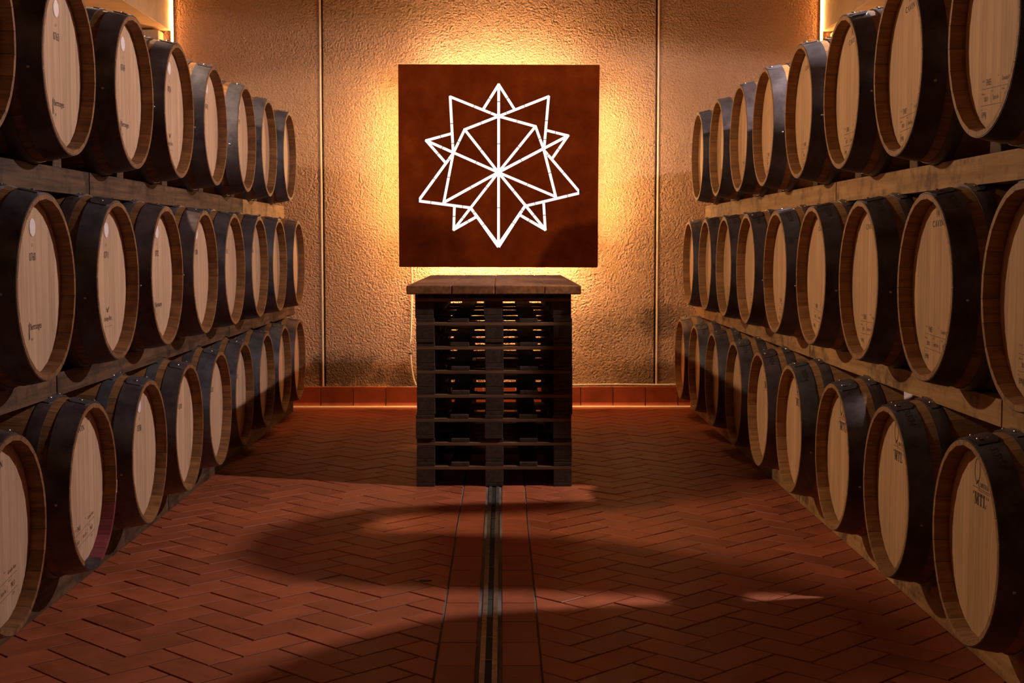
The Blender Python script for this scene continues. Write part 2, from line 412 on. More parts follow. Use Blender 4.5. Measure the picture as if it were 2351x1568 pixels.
# ------------------------------------------------------------------ lettering helpers (flat print)
def text_mesh(name, s, height, width, mat):
    cu = bpy.data.curves.new('t', 'FONT'); cu.body = s; cu.align_x = 'CENTER'; cu.align_y = 'CENTER'; cu.resolution_u = 2
    o = bpy.data.objects.new('t', cu); COL.objects.link(o)
    dg = bpy.context.evaluated_depsgraph_get(); me = bpy.data.meshes.new_from_object(o.evaluated_get(dg))
    bpy.data.objects.remove(o); bpy.data.curves.remove(cu)
    xs = [v.co.x for v in me.vertices]; zs = [v.co.y for v in me.vertices]
    cx, cz = (min(xs) + max(xs)) / 2, (min(zs) + max(zs)) / 2
    kx = width / (max(xs) - min(xs)); kz = height / (max(zs) - min(zs))
    pts = [((v.co.x - cx) * kx, (v.co.y - cz) * kz) for v in me.vertices]
    faces = [tuple(p.vertices) for p in me.polygons]
    bpy.data.meshes.remove(me)
    return pts, faces
def ribbon(pts, fs, line, w):
    for (x0, y0), (x1, y1) in zip(line, line[1:]):
        d = math.hypot(x1 - x0, y1 - y0) or 1; nx, ny = -(y1 - y0) / d * w / 2, (x1 - x0) / d * w / 2
        b = len(pts); pts += [(x0 - nx, y0 - ny), (x1 - nx, y1 - ny), (x1 + nx, y1 + ny), (x0 + nx, y0 + ny)]; fs.append((b, b + 1, b + 2, b + 3))
TH, TK = .07, .16
def arc(cx, cy, rx, ry, a0, a1, n=12): return [(cx + rx * math.cos(math.radians(a0 + (a1 - a0) * k / n)), cy + ry * math.sin(math.radians(a0 + (a1 - a0) * k / n))) for k in range(n + 1)]
SERIF = {
 'C': (.85, [(arc(.45, .5, .40, .48, 50, 310), TK), ([(.72, .98), (.72, .72)], TH)]),
 'A': (.90, [([(.12, 0), (.45, 1)], TH), ([(.45, 1), (.78, 0)], TK), ([(.24, .36), (.66, .36)], TH), ([(0, .02), (.26, .02)], TH), ([(.62, .02), (.94, .02)], TH)]),
 'V': (.90, [([(.12, 1), (.45, 0)], TK), ([(.45, 0), (.78, 1)], TH), ([(0, .98), (.28, .98)], TH), ([(.62, .98), (.92, .98)], TH)]),
 'I': (.42, [([(.21, 0), (.21, 1)], TK), ([(.04, .02), (.38, .02)], TH), ([(.04, .98), (.38, .98)], TH)]),
 'N': (.95, [([(.16, 0), (.16, 1)], TH), ([(.14, 1), (.80, 0)], TK), ([(.80, 0), (.80, 1)], TH), ([(0, .98), (.2, .98)], TH), ([(.04, .02), (.30, .02)], TH), ([(.66, .98), (.94, .98)], TH)]),
 'M': (1.1, [([(.14, 0), (.14, 1)], TH), ([(.16, 1), (.52, .05)], TK * 1.3), ([(.52, .05), (.88, 1)], TH), ([(.90, 0), (.90, 1)], TK * 1.5), ([(.02, .02), (.28, .02)], TH), ([(.74, .02), (1.06, .02)], TH), ([(0, .98), (.2, .98)], TH), ([(.84, .98), (1.06, .98)], TH)]),
 'T': (.90, [([(.44, 0), (.44, 1)], TK * 1.5), ([(.04, .97), (.84, .97)], TH), ([(.06, 1), (.06, .72)], TH), ([(.82, 1), (.82, .72)], TH), ([(.24, .02), (.64, .02)], TH)]),
 'L': (.85, [([(.22, 0), (.22, 1)], TK * 1.5), ([(.04, .02), (.76, .02)], TH), ([(.76, 0), (.76, .32)], TH), ([(.04, .98), (.42, .98)], TH)]),
}
def serif(word, height, width):
    pts, fs = [], []; x = 0
    for ch in word:
        w, ls = SERIF[ch]
        for line, k in ls: ribbon(pts, fs, [(x + px, py) for px, py in line], k)
        x += w + .12
    x -= .12
    return [((p[0] / x - .5) * width, (p[1] - .5) * height) for p in pts], fs
def flat_mesh(name, items, mat):                  # items: (pts, faces, dy, dz) placed on the head, reading along +Y
    v, f = [], []
    for pts, fs, dy, dz in items:
        b = len(v); v += [(0, p[0] + dy, p[1] + dz) for p in pts]; f += [tuple(b + i for i in q) for q in fs]
    me = bpy.data.meshes.new(name); me.from_pydata(v, [], f); me.materials.append(mat)
    return me
def disc_pts(rx, rz, n=18): return [(rx * math.cos(2 * PI * k / n), rz * math.sin(2 * PI * k / n)) for k in range(n)], [tuple(range(n))]
def line_pts(*lines, w=.0012):
    p, f = [], []
    for l in lines: ribbon(p, f, l, w)
    return p, f
T = lambda s, h, w: text_mesh('t', s, h, w, None)
cavin = serif('CAVIN', .018, .104)
cavin_me = flat_mesh('cooper_name', [(*cavin, 0, .196)], M['ink'])
emb = [(*disc_pts(.0085, .014), 0, .232)]
p1, f1 = line_pts(arc(0, 0, .013, .019, -60, 240), w=.003)
emblem_me = flat_mesh('emblem', [(p1, f1, 0, .232), (*disc_pts(.005, .010), .002, .230)], M['burn'])
def label_table():
    it = []
    for s, h, w, y, z in (('Forêt', .005, .020, -.100, -.128), ('ENEE', .017, .038, -.058, -.133), ('Type', .005, .016, .020, -.122), ('Grands Vins', .012, .070, .080, -.131),
                          ('Millésime', .005, .026, -.100, -.163), ('Grain', .005, .020, -.030, -.158), ('Chauffe', .005, .022, .055, -.158),
                          ('2021', .012, .030, -.078, -.178), ('Extra fin', .013, .044, .000, -.176), ('MLO', .015, .032, .082, -.176),
                          ('Lot', .005, .014, -.108, -.205), ('EPNJ', .019, .034, -.090, -.222), ('225', .008, .018, .080, -.205)):
        it.append((*T(s, h, w), y, z))
    it.append((*line_pts([(-.115, -.150), (.120, -.150)], [(-.115, -.195), (.120, -.195)], [(-.038, -.165), (-.038, -.19)], [(.035, -.165), (.035, -.19)], w=.0014), 0, 0))
    return it
table_me = flat_mesh('cooperage_data', label_table(), M['burn'])
mtl_me = flat_mesh('stamp', [(*serif('MTL', .034, .096), .0, .118)], M['ink'])
q1, qf1 = line_pts(arc(0, 0, .021, .034, 0, 360, 20), w=.0032)
q2, qf2 = line_pts([(-.004, -.022), (.012, -.043)], [(.004, -.022), (-.014, -.036)], w=.003)
quo_me = flat_mesh('cooper_logo', [(q1, qf1, -.030, .196), (q2, qf2, -.024, .192), (*T('UINTELLE', .013, .070), .030, .160), (*line_pts([(-.062, .148), (.075, .148)], [(-.020, .143), (.075, .143)], w=.0016), 0, 0), (*T('B O R D E A U X', .008, .130), .004, .131)], M['ink'])
def brand(kind):
    if kind == 'bertranges':
        leaf = line_pts([(-.004, -.032), (0, .012)], [(0, -.02), (.004, .022)], [(.004, -.030), (-.002, .016)], w=.0035)
        return flat_mesh('forest_name', [(*T('Bertranges', .026, .104), .014, -.122), (*leaf, -.050, -.126), (*T('MT', .008, .016), -.024, -.158)], M['ink'])
    bird = line_pts([(-.016, .010), (-.004, -.006), (.006, .002), (.018, .012)], [(-.006, .004), (.006, -.006)], w=.006)
    return flat_mesh('forest_name', [(*T('Ermitage Blanc', .022, .100), 0, -.140), (*bird, -.002, -.108), (*line_pts([(-.048, -.166), (-.022, -.166)], [(.022, -.166), (.048, -.166)], w=.0014), 0, 0), (*T('Tronçais', .006, .036), 0, -.166)], M['burn'])
bert_me = brand('bertranges'); erm_me = brand('ermitage')
num_cache = {}
def number_mesh(s):
    if s not in num_cache: num_cache[s] = flat_mesh('stencil_number', [(*T(s, .025, .058), 0, .094), (*T('2 1', .009, .016), 0, .130)], M['ink'])
    return num_cache[s]
hand_items = T('2/2/24', .020, .085)

# ------------------------------------------------------------------ wine barrel
BL, RB, RE = .95, .340, .284
NST = 26
def rad(x): return RB - (RB - RE) * (2 * x / BL) ** 2
HX = BL / 2 - .045                                # head plane
def stave_mesh(mat):
    mb = MB(); a = PI / NST
    st = [-.475, -.440, -.32, -.17, 0, .17, .32, .440, .475]
    for x in st:
        ro = rad(x); th = .014 if abs(x) > .47 else .026; ri = ro - th; e = .0006 / ro
        for r, t in ((ro, -a + e), (ro, 0), (ro, a - e), (ri, a - e), (ri, -a + e)):
            mb.v.append((x, r * math.sin(t), r * math.cos(t)))
    for i in range(len(st) - 1):
        for k in range(5): mb.f.append((i * 5 + k, i * 5 + (k + 1) % 5, i * 5 + 5 + (k + 1) % 5, i * 5 + 5 + k))
    mb.f += [tuple(range(5)), tuple(40 + k for k in range(5))]
    me = mb.mesh('stave', mat)
    for p in me.polygons: p.use_smooth = True
    me.set_sharp_from_angle(angle=math.radians(35))
    return me
stave_old, stave_new = stave_mesh(M['stave']), stave_mesh(M['stave_new'])
RH = rad(HX) - .026 + .004
def board_meshes(mat):
    edges = [-RH, -.205, -.145, -.090, -.030, .028, .086, .150, .208, RH]; out = []
    for a, b in zip(edges, edges[1:]):
        a2, b2 = a + .0004, b - .0004; top, n = [], 6
        for k in range(n + 1):
            y = a2 + (b2 - a2) * k / n; top.append((y, math.sqrt(max(RH * RH - y * y, 1e-6))))
        poly = top[::-1] + [(y, -z) for y, z in top]
        out.append(MB().prism(poly, -.022, 0, 0).mesh('head_board', mat))
    return out
boards_pale, boards_tan = board_meshes(M['head_pale']), board_meshes(M['head_tan'])
rear_head = MB().prism([(RH * math.sin(2 * PI * k / 32), RH * math.cos(2 * PI * k / 32)) for k in range(32)], -HX, -HX + .022, 0).mesh('rear_head', M['head_tan'])
def hoop_mesh(x0, x1, th=.0022):
    mb = MB(); m = (x0 + x1) / 2
    pr = [(x0, rad(x0) + .0003), (x0, rad(x0) + th), (m, rad(m) + th + .0006), (x1, rad(x1) + th), (x1, rad(x1) + .0003), (m, rad(m) + .0003)]
    me = mb.lathe(pr, 64, 'X').mesh('hoop', M['hoop'])
    for p in me.polygons: p.use_smooth = True
    me.set_sharp_from_angle(angle=math.radians(45))
    return me
E2 = BL / 2
HOOPS = [('chime_hoop', E2 - .074, E2 - .0015), ('quarter_hoop', E2 - .152, E2 - .108), ('bilge_hoop', .085, .125)]
hoop_me = [(n, hoop_mesh(a, b), hoop_mesh(-b, -a), (a + b) / 2) for n, a, b in HOOPS]
rivet_me = MB().lathe([(0, 0.0001), (0, .0075), (.0018, .0068), (.0034, .0045), (.0042, .0001)], 10, 'Z').mesh('rivet', M['steel_bright'], 0, True)
def plate_mesh(x0, x1):                            # overlap of the hoop ends, a thin curved plate
    mb = MB(); n = 8; a0, a1 = math.radians(-17), math.radians(17)
    rows = []
    for k in range(n + 1):
        t = a0 + (a1 - a0) * k / n; e = 0 if 0 < k < n else .010
        for x, dr in ((x0 + e, .0024), (x1 - e, .0024), (x1 - e, .0048), (x0 + e, .0048)):
            r = rad(x) + dr + .0004; mb.v.append((x, r * math.sin(t), r * math.cos(t)))
    for k in range(n):
        for i in range(4): mb.f.append((k * 4 + i, k * 4 + (i + 1) % 4, k * 4 + 4 + (i + 1) % 4, k * 4 + 4 + i))
    mb.f += [(0, 1, 2, 3), (n * 4, n * 4 + 1, n * 4 + 2, n * 4 + 3)]
    return mb.mesh('hoop_overlap', M['hoop'], 0, False)
plates = [plate_mesh(E2 - .0735, E2 - .002), plate_mesh(E2 - .1515, E2 - .1085)]
def hoop_text():
    pts, fs = hand_items; v = []
    xc = E2 - .040
    for px, py in pts:
        x = xc + py; r = rad(x) + .0036; t = math.radians(27) + px / .29
        v.append((x, r * math.sin(t), r * math.cos(t)))
    me = bpy.data.meshes.new('handwriting'); me.from_pydata(v, [], fs); me.materials.append(M['ink'])
    return me
hand_me = hoop_text()
med_me = MB().lathe([(0, .0001), (0, .0275), (.0012, .0280), (.0022, .0270), (.0024, .0001)], 32, 'X').mesh('medallion', M['medal'], 0, True)

ORD = ['nearest the viewer', 'second from the front', 'third from the front', 'fourth from the front', 'fifth from the front', 'sixth from the front', 'seventh from the front', 'eighth from the front', 'ninth from the front']
def barrel(X, Y, zc, side, row, k, n, deco):
    right = side == 'right'
    cx = X - BL / 2 if not right else X + BL / 2
    root = empty('wine_barrel', (cx, Y, zc - RB), (0, 0, PI if right else 0))
    last = k == n - 1
    where = f"{'nearest the back wall' if last else ORD[k]}, {row} row of {side} rack"
    look = {'cavin': 'oak barrel with printed head', 'medal': 'oak barrel with silver medallion', 'mtl': 'oak barrel stamped MTL', 'wine': 'oak barrel with purple wine-stained rim', 'plain': 'plain oak barrel', 'number': 'oak barrel with small stencilled number'}[deco[0]]
    tag(root, f'{look}, {where}', 'barrel', 'oak wine barrels stacked in the racks')
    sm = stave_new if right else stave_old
    ax = (0, 0, RB); r0 = random.uniform(0, .2)
    for i in range(NST):
        ang = r0 + 2 * PI * i / NST
        s = obj('stave', sm, root, ax, (ang, 0, 0))
        if deco[0] == 'wine':
            a = math.degrees(ang) % 360               # 0 top, 90 at -Y, 180 bottom, 270 at +Y
            m = M['stave_wine'] if 188 < a < 255 else M['stave_black'] if 150 < a < 188 else None
            if m: s.material_slots[0].link = 'OBJECT'; s.material_slots[0].material = m
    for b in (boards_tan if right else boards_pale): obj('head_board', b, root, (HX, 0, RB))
    obj('rear_head', rear_head, root, ax)
    for i, (nm, fm, bm_, xm) in enumerate(hoop_me):
        h = obj(nm, fm, root, ax, (0, 0, 0)); obj(nm, bm_, root, ax)
        if i < 2:
            tilt = random.uniform(-.16, .10) * (1 if not right else 1)
            obj('hoop_overlap', plates[i], h, (0, 0, 0), (tilt, 0, 0))
            for (dx, t) in (((.014, -.17), (-.016, -.15), (.0, .17)) if i == 0 else ((0, -.15), (0, .15))):
                t2 = -t - tilt; r = rad(xm) + .005
                obj('rivet', rivet_me, h, (xm + dx, r * math.sin(t2), r * math.cos(t2)), (-t2, 0, 0))
            if i == 0:
                t2 = math.radians(100) if right else math.radians(-97); r = rad(xm) + .0022
                t2 += random.uniform(-.1, .1)
                obj('nail_head', rivet_me, h, (xm - .004, (1 if right else 1) * r * math.sin(t2), r * math.cos(t2)), (-t2, 0, 0)).scale = (.7, .7, .9)
    fx = (HX + .0006, 0, RB); tl = random.uniform(-.06, .06)
    kd = deco[0]
    if kd in ('cavin', 'wine'):
        obj('cooper_name', cavin_me, root, fx, (tl, 0, 0)); obj('emblem', emblem_me, root, fx, (tl, 0, 0)); obj('cooperage_data', table_me, root, fx, (tl + random.uniform(-.1, .1), 0, 0))
    if kd == 'mtl':
        obj('cooper_logo', quo_me, root, fx, (tl * .3, 0, 0)); obj('stamp', mtl_me, root, fx, (tl * .3, 0, 0))
    if kd in ('medal', 'number'):
        if kd == 'medal': tag(obj('medallion', med_me, root, (HX, 0, RB + .183)), 'round silver metal medallion')
        obj('stencil_number', number_mesh(deco[1]), root, fx, (tl * .5, 0, 0))
        if len(deco) > 2: obj('forest_name', {'b': bert_me, 'e': erm_me}[deco[2]], root, fx, (tl * .5, 0, 0))
    if row == 'bottom' and right or row == 'middle' and right:
        obj('handwriting', hand_me, root, ax, (random.uniform(-.05, .05), 0, 0))
    if kd == 'wine':
        mb = MB(); r = RE - .006; t = math.radians(-100)
        for q in range(7):
            tt = t + (q - 3) * .022; w = .004 + .004 * random.random()
            mb.box(E2 - .022 - .01 * random.random(), E2 + .0012, r * math.sin(tt) * -1 - .006, r * math.sin(tt) * -1 + .006, r * math.cos(tt) - .004, r * math.cos(tt) + .004)
        tag(obj('splintered_chip', mb.mesh('splintered_chip', M['head_pale']), root, ax), 'pale splintered patch on the rim')
    return root
ZT, ZM, ZB = 1.822, 1.117, .422
kL, kR = 1.39 / 1.378, 1.285 / 1.30
LT = [3.813, 4.607, 5.41, 6.155, 6.929, 7.77, 8.516, 9.335]
LM = [4.33, 5.137, 5.888, 6.648, 7.38, 8.14, 8.869, 9.701]
LB = [3.985, 4.774, 5.545, 6.254, 6.946, 7.6, 8.333, 9.017, 9.682]
RT = [3.895, 4.724, 5.501, 6.291, 7.134, 7.87, 8.673, 9.515]
RM = [3.562, 4.381, 5.194, 5.993, 6.781, 7.598, 8.355, 9.123, 9.942]
RBm = [3.95, 4.776, 5.561, 6.408, 7.188, 7.954, 8.774, 9.585, 10.361]
dLT = [('medal', '0767', 'b'), ('medal', '0763', 'b'), ('medal', '0769', 'b'), ('medal', '0724', 'e'), ('medal', '0743'), ('medal', '0729'), ('plain',), ('plain',)]
dLM = [('medal', '0760', 'b'), ('medal', '0711', 'e'), ('medal', '0702', 'b'), ('medal', '0701'), ('number', '0712'), ('number', '0718'), ('plain',), ('plain',)]
dLB = [('cavin',), ('wine',), ('medal', '0758'), ('number', '0710'), ('number', '0753'), ('number', '0721'), ('number', '0735'), ('plain',), ('plain',)]
dRT = [('cavin',)] * 8; dRM = [('cavin',)] * 9; dRB = [('mtl',)] * 9
for k, y in enumerate(LT): barrel(-1.39, y * kL, ZT, 'left', 'top', k, len(LT), dLT[k])
for k, y in enumerate(LM): barrel(-1.39, y * kL, ZM, 'left', 'middle', k, len(LM), dLM[k])
for k, y in enumerate(LB):
    X = -1.39 - .055 * k / 8; barrel(X, (y + .292) * -X / 1.378 - .292, ZB, 'left', 'bottom', k, len(LB), dLB[k])
for k, y in enumerate(RT): barrel(1.285, y * kR, ZT, 'right', 'top', k, len(RT), dRT[k])
for k, y in enumerate(RM): barrel(1.285, y * kR, ZM, 'right', 'middle', k, len(RM), dRM[k])
for k, y in enumerate(RBm): barrel(1.285, y * kR, ZB, 'right', 'bottom', k, len(RBm), dRB[k])

# ------------------------------------------------------------------ cradle beams carrying the rows
def beam(name, x0, x1, ya, yb, z0, z1, above, below, zup, zdn, mat, label, group):
    """one length of beam; round seats cut where barrels rest above and below"""
    rr = rad(.33) + .004
    def edge(zf, ys, zc, sgn):
        n = int((yb - ya) / .02) + 1; out = []
        for i in range(n + 1):
            y = ya + (yb - ya) * i / n; z = zf
            for c in ys or []:
                d = abs(y - c)
                if d < rr:
                    s = math.sqrt(rr * rr - d * d)
                    z = min(z, zc - s) if sgn > 0 else max(z, zc + s)
            out.append((y, z))
        return out
    top = edge(z1, above, zup, 1); bot = edge(z0, below, zdn, -1)
    oy = (ya + yb) / 2
    poly = [(y - oy, z - z0) for y, z in bot] + [(y - oy, z - z0) for y, z in top[::-1]]
    xm = (x0 + x1) / 2
    o = obj(name, MB().prism(poly, x0 - xm, x1 - xm, 0).mesh(name, mat), None, (xm, oy, z0))
    return tag(o, label, 'beam', group)
def segs(cuts): return list(zip(cuts, cuts[1:]))
place = ['nearest the viewer', 'in the middle of the run', 'nearest the back wall']
def row_beams(side, level, xf, cuts, z0, z1, above, below, zup, zdn, mats, yoff=0):
    sgn = -1 if side == 'left' else 1
    S = segs(cuts)
    for which, xx in (('front', xf), ('rear', xf + sgn * .60)):
        xa, xb = sorted((xx, xx + sgn * .10))
        for i, (a, b) in enumerate(S):
            pos = 'nearest the viewer' if i == 0 else 'nearest the back wall' if i == len(S) - 1 else 'middle length'
            look = 'fresh' if mats[i] == 'beam_new' else 'weathered'
            beam('rack_beam', xa, xb, a + .006, b - .006, z0, z1, above, below, zup, zdn, M[mats[i]], f'{look} {which} beam {level}, {side} rack, {pos}', 'timber beams carrying the barrels')
sc = lambda l, k: [y * k for y in l]
lbY = [(y + .292) * (1.39 + .055 * k / 8) / 1.378 - .292 for k, y in enumerate(LB)]
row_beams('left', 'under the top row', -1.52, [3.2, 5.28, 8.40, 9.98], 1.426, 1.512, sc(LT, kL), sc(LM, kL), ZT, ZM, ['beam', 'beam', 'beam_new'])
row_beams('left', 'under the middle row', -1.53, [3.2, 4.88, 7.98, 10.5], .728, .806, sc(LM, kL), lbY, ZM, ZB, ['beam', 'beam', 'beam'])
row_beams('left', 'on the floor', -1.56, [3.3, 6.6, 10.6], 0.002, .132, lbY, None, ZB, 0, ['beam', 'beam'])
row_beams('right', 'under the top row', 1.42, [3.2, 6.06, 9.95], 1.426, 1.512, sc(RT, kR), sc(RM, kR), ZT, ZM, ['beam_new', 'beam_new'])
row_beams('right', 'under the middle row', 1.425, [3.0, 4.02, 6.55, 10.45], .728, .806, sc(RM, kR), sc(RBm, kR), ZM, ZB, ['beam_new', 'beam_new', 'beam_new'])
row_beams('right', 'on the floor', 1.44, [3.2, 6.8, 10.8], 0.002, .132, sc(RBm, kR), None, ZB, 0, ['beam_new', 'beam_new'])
# wedges that stop the top rows from rolling
wed = MB().prism([(-.050, 0), (.045, 0), (.045, .052), (.025, .056), (-.045, .018)], -.045, .045, 0).mesh('wooden_chock', M['beam'], .002)
def chocks(ys, x, side, rowname, z):
    for i, y in enumerate(ys):
        o = obj('wooden_chock', wed, None, (x, y + .275, z))
        tag(o, f'small wooden chock beside barrel {ORD[i]}, {rowname} row of {side} rack', 'wedge', 'wooden chocks on the beams')
chocks(sc(LT, kL)[:7], -1.57, 'left', 'top', 1.512)
chocks(sc(RT, kR)[:7], 1.47, 'right', 'top', 1.512)

# ------------------------------------------------------------------ pallets and tabletop
PX, PW, PH = -.0405, .80, .124
bw = .094
def pallet_parts():
    d = {}
    d['bottom_board'] = MB().box(-bw / 2, bw / 2, -.6, .6, 0, .019).mesh('bottom_board', M['pallet'], .002)
    d['block'] = MB().box(-bw / 2, bw / 2, -.07, .07, .0195, .086).mesh('block', M['pallet'], .002)
    d['cross_board'] = MB().box(-.4, .4, -.07, .07, .0865, .1035).mesh('cross_board', M['pallet_x'], .0015)
    d['deck_board'] = MB().box(-bw / 2, bw / 2, -.6, .6, .104, .1235).mesh('deck_board', M['pallet'], .002)
    return d
PP = pallet_parts()
def pallet(x, y, z, label):
    r = empty('pallet', (x, y, z)); tag(r, label, 'pallet', 'dark pallets stacked under the tabletop')
    xs3 = (-.4 + bw / 2, 0, .4 - bw / 2)
    for xx in xs3:
        obj('bottom_board', PP['bottom_board'], r, (xx, 0, 0))
        for yy in (-.53, 0, .53): obj('block', PP['block'], r, (xx, yy, 0))
    for yy in (-.53, 0, .53): obj('cross_board', PP['cross_board'], r, (0, yy, 0))
    for k in range(5): obj('deck_board', PP['deck_board'], r, (-.4 + bw / 2 + k * (.8 - bw) / 4, 0, 0))
LV = ['bottom', 'second from the floor', 'third from the floor', 'fourth from the floor', 'fifth from the floor', 'sixth from the floor', 'seventh from the floor', 'top']
for col_, yc, nm in ((0, 7.28 + .6, 'front'), (1, 7.28 + 1.82, 'rear')):
    for k in range(8):
        pallet(PX + random.uniform(-.004, .004), yc + random.uniform(-.006, .006), .0012 + k * PH, f'dark stained wooden pallet, {LV[k]} in the {nm} stack under the tabletop')
tz = .0012 + 8 * PH
tt = empty('tabletop', (PX, 8.46, tz)); tag(tt, 'thick oak plank tabletop resting on the stacked pallets', 'tabletop')
pe = [-.446, -.216, .004, .262, .446]
for i, (a, b) in enumerate(zip(pe, pe[1:])):
    mb = MB().box(a + .0008, b - .0008, -1.215 + random.uniform(-.004, .004), 1.24, 0, .046 + random.uniform(-.001, .001))
    obj('plank', mb.mesh('plank', M['table'], .005, segs=2), tt)

# ------------------------------------------------------------------ backlit star sign
SY = 10.69; QS = SY / 10.80
SX, SZ = -.020, 1.25 + .5835 * QS
kS = .001083 * QS
def sp(p): return ((p[0] - 799) * kS, -(p[1] - 787) * kS)
V = dict(T=(797, 222), UL=(460, 306), UR=(1144, 304), A=(797, 440), L1=(292, 608), R1=(1280, 574), LL=(236, 1026), RR=(1366, 970), C=(794, 828), P1=(560, 532), P2=(1053, 510), Q1=(480, 696), Q2=(1112, 674),
         BLo=(413, 1037), BR=(1195, 997), B1=(600, 1074), B2=(980, 1062), b1=(482, 1226), b2=(1122, 1226), BT=(795, 1340),
         t1=(692, 388), t2=(903, 386), l1=(467, 560), l2=(425, 760), r1=(1130, 537), r2=(1172, 728), c1=(487, 1070), c2=(638, 1138), d1=(1111, 1048), d2=(946, 1125))
SEG = ['T-BT', 'T-t1', 'T-t2', 'UL-A', 'UR-A', 'UL-Q1', 'UR-Q2', 'A-P1', 'A-P2', 'P1-Q1', 'P2-Q2', 'P1-C', 'P2-C', 'L1-l1', 'L1-C', 'L1-l2', 'R1-r1', 'R1-C', 'R1-r2', 'Q1-LL', 'Q1-BLo', 'Q2-RR', 'Q2-BR', 'LL-B1', 'RR-B2',
       'C-BLo', 'C-BR', 'C-b1', 'C-b2', 'b1-c1', 'b1-c2', 'b2-d1', 'b2-d2', 'B1-BT', 'B2-BT']
sign = empty('star_sign', (SX, SY + .004, SZ - .772 * QS)); tag(sign, 'square rusted steel sign with backlit cut-out star hung on the back wall', 'sign')
dz = .772 * QS
hx, hz = .757 * QS, .762 * QS
plate = MB().prism([(-hx, -hz + .004), (hx - .012, -hz), (hx, hz - .003), (-hx, hz)], -.004, .004, 1)
pm = plate.mesh('plate', M['corten'])
po = obj('plate', pm, sign, (0, 0, dz))
cut = MB(); LW = .0105
for s in SEG:
    a, b = s.split('-'); (x0, z0), (x1, z1) = sp(V[a]), sp(V[b]); d = math.hypot(x1 - x0, z1 - z0); ux, uz = (x1 - x0) / d, (z1 - z0) / d
    w0 = LW * random.uniform(.97, 1.03); e0 = LW * .6
    w1 = w0
    if s in ('B1-BT', 'B2-BT'): w1 = LW * 1.5
    nx, nz = -uz, ux
    y_ = .012 + random.uniform(0, .004)
    cut.prism([(x0 - ux * e0 - nx * w0, z0 - uz * e0 - nz * w0), (x1 + ux * e0 - nx * w1, z1 + uz * e0 - nz * w1), (x1 + ux * e0 + nx * w1, z1 + uz * e0 + nz * w1), (x0 - ux * e0 + nx * w0, z0 - uz * e0 + nz * w0)], -y_, y_, 1)
co = obj('cutter', cut.mesh('cutter'), sign, (0, 0, dz))
md = po.modifiers.new('cut', 'BOOLEAN'); md.operation = 'DIFFERENCE'; md.object = co; md.solver = 'EXACT'; md.use_self = True
bpy.context.view_layer.update()
dg = bpy.context.evaluated_depsgraph_get()
nm_ = bpy.data.meshes.new_from_object(po.evaluated_get(dg)); po.modifiers.clear(); po.data = nm_
bpy.data.objects.remove(co)
obj('diffuser', MB().box(-.60, .60, .012, .016, -.62, .66).mesh('diffuser', M['star']), sign, (0, 0, dz))
# shallow light box behind the plate, set in from its edge, LED lines on its outer sides
obj('light_box', MB().box(-.62, .62, .018, .230, -.64, .68).mesh('light_box', M['lamp_house']), sign, (0, 0, dz))
for nm2, bx in (('led_line', (-.57, .57, .024, .040, .681, .690)), ('led_line', (-.57, .57, .024, .040, -.650, -.641)), ('led_line', (-.7445, -.7365, .044, .056, -.58, .62)), ('led_line', (.7365, .7445, .044, .056, -.58, .62))):
    obj(nm2, MB().box(*bx).mesh(nm2, M['led_warm_low' if bx[5] < -.6 else 'led_warm_side' if bx[1] - bx[0] < .1 else 'led_warm']), sign, (0, 0, dz))
for s in (-1, 1):
    x0, x1 = sorted((s * .60, s * .7360)); obj('led_carrier', MB().box(x0, x1, .040, .060, -.60, .64).mesh('led_carrier', M['lamp_house']), sign, (0, 0, dz))
    x0, x1 = sorted((s * .735, s * .742)); obj('folded_edge', MB().box(x0, x1, .0045, .035, -hz + .006, hz - .006).mesh('folded_edge', M['corten']), sign, (0, 0, dz))
    z0, z1 = sorted((s * .739, s * .746)); obj('folded_edge', MB().box(-.734, .734, .0045, .035, z0, z1).mesh('folded_edge', M['corten']), sign, (0, 0, dz))
TICKS = [(733, 318), (858, 315), (797, 340), (625, 373), (978, 372), (740, 423), (853, 423), (675, 490), (925, 475), (472, 490), (1127, 470), (797, 630), (672, 673), (937, 655), (392, 578), (1193, 548), (402, 660), (1215, 668), (368, 703), (1138, 707), (455, 742), (482, 627), (1115, 600), (522, 618), (1083, 595), (638, 762), (955, 745), (448, 862), (1150, 832), (350, 875), (1247, 830), (602, 930), (997, 912), (712, 932), (902, 958), (795, 1073), (322, 1040), (1278, 993), (545, 1062), (1050, 1047), (485, 1133), (1113, 1125), (545, 1145), (1037, 1128), (622, 1105), (957, 1090), (585, 1175), (1010, 1160), (690, 1192), (898, 1180)]
for tk in TICKS:
    x, z = sp(tk); best = None
    for s in SEG:
        a, b = s.split('-'); A_, B_ = Vector(sp(V[a])), Vector(sp(V[b])); d = (B_ - A_); t = max(0, min(1, (Vector((x, z)) - A_).dot(d) / d.length_squared)); dist = (A_ + d * t - Vector((x, z))).length
        if best is None or dist < best[0]: best = (dist, A_ + d * t, d.normalized())
    p, u = best[1], best[2]; n_ = Vector((-u.y, u.x)); a_, w_ = .0017, LW * 1.35
    q = [p - u * a_ - n_ * w_, p + u * a_ - n_ * w_, p + u * a_ + n_ * w_, p - u * a_ + n_ * w_]
    obj('bridge', MB().prism([tuple(v) for v in q], -.0046, .0030, 1).mesh('bridge', M['corten']), sign, (0, 0, dz))

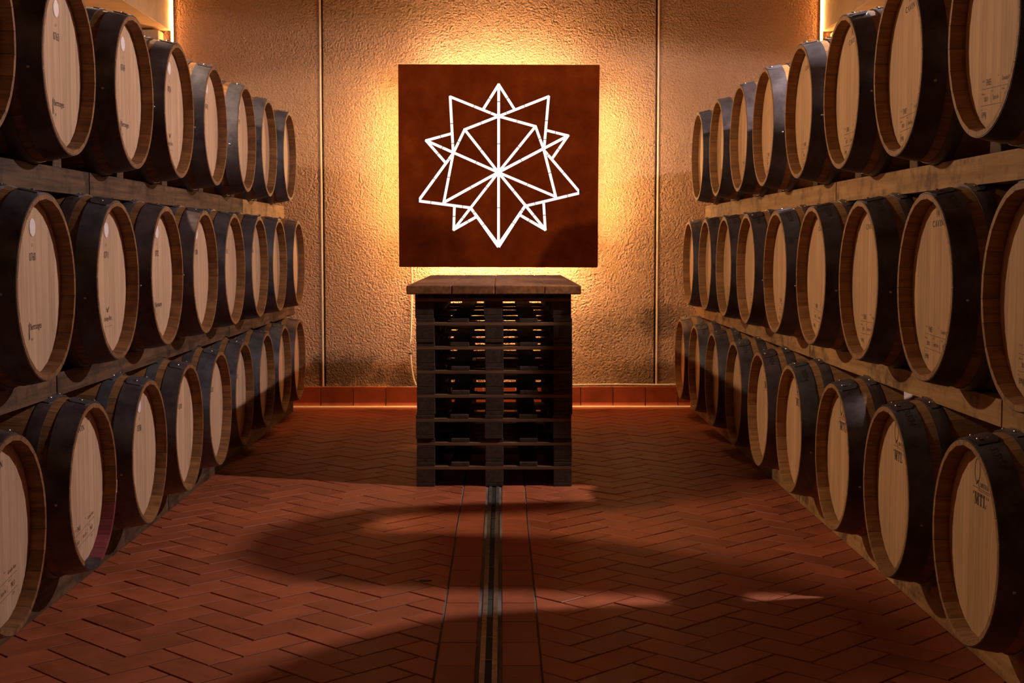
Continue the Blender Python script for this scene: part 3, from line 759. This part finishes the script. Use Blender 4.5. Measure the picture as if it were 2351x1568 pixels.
# ------------------------------------------------------------------ corner LED strips
for x, s, nm2 in ((XWL, 1, 'left'), (XWR, -1, 'right')):
    e = empty('light_strip', (x + s * .012, YW - .012, .16)); tag(e, f'vertical warm light strip in the {nm2} corner of the back wall', 'light strip', 'corner light strips')
    obj('channel', MB().box(-.011, .011, .001, .011, 0, 4.3).mesh('channel', M['strip']), e)
    obj('led_line', MB().box(-.004, .004, -.003, .0, .01, 4.29).mesh('led_line', M['corner_led']), e)

# ------------------------------------------------------------------ cord, rope
cpts = [(-.690, 10.885, 1.33), (-.690, 10.915, 1.20), (-.688, 10.915, .95), (-.692, 10.915, .70), (-.700, 10.914, .52), (-.702, 10.912, .40), (-.694, 10.912, .30), (-.680, 10.910, .22), (-.660, 10.905, .165)]
cd = empty('power_cord', (-.69, 10.91, .165)); tag(cd, 'thin pale power cord hanging from the sign down the back wall', 'cord')
obj('cable', MB().tube([(x + .69, y - 10.91, z - .165) for x, y, z in cpts], .0055, 8).mesh('cable', M['cord'], 0, True), cd)
obj('cable_clip', MB().lathe([(-.006, .0001), (-.006, .012), (.006, .012), (.006, .0001)], 12, 'Z').mesh('cable_clip', M['lamp_house'], 0, True), cd, (-.012, -.004, .245))
rp = MB()
for ph in (0, PI * 2 / 3, PI * 4 / 3):
    pts = []
    for i in range(300):
        x = .54 + i * .0032; t = x * 2 * PI / .045 + ph; s = .0015 * math.sin(x * 9)
        pts.append((x, YW - .0155 + .005 * math.cos(t), .1655 + .005 * math.sin(t) + s))
    rp.tube(pts, .0050, 6)
rm = rp.mesh('rope', M['rope'], 0, True)
ro = obj('rope', rm); tag(ro, 'twisted pale rope lying along the top of the right skirting tiles', 'rope')
# dry leaf on the floor
lf = MB().prism([(-.022, -.004), (-.008, -.012), (.010, -.008), (.024, 0), (.006, .012), (-.010, .010)], .001, .004, 2)
tag(obj('dry_leaf', lf.mesh('dry_leaf', M['lamp_house']), None, (-.285, 5.215, 0)), 'small dark dry leaf on the tiles left of the drain', 'leaf')

# ------------------------------------------------------------------ lamp fixtures (above the frame), the hanging one an added fill
for (x, y, z), s, nm2 in ((LAMP_R, 1, 'right'), (LAMP_L, -1, 'left')):
    xw = XWR if s > 0 else XWL
    e = empty('wall_floodlight', (xw, y, z + .30)); tag(e, f'small black floodlight mounted high on the {nm2} side wall', 'lamp', 'cellar floodlights')
    a, b = sorted((0, x - xw))
    obj('bracket', MB().box(a, b, -.02, .02, -.012, .012).mesh('bracket', M['lamp_house']), e)
    obj('housing', MB().box(x - xw - .06, x - xw + .06, -.09, .09, -.16, -.013).mesh('housing', M['lamp_house'], .006), e)
    obj('lens', MB().box(x - xw - .045, x - xw + .045, -.075, .075, -.166, -.161).mesh('lens', M['lens']), e)
for i, (x, y, z) in enumerate(FILL_LAMPS):
    e = empty('fill_lamp', (x, y, CEIL)); tag(e, 'added round black fill lamp, unseen above the near end of the aisle', 'lamp')  # housing made up for the added fill light
    obj('stem', MB().tube([(0, 0, 0), (0, 0, z + .25 - CEIL)], .012, 10).mesh('stem', M['lamp_house']), e)
    obj('shade', MB().lathe([(z + .26 - CEIL, .02), (z + .22 - CEIL, .10), (z + .16 - CEIL, .14), (z + .16 - CEIL, .135), (z + .21 - CEIL, .095), (z + .25 - CEIL, .015)], 32, 'Z').mesh('shade', M['lamp_house'], 0, True), e)
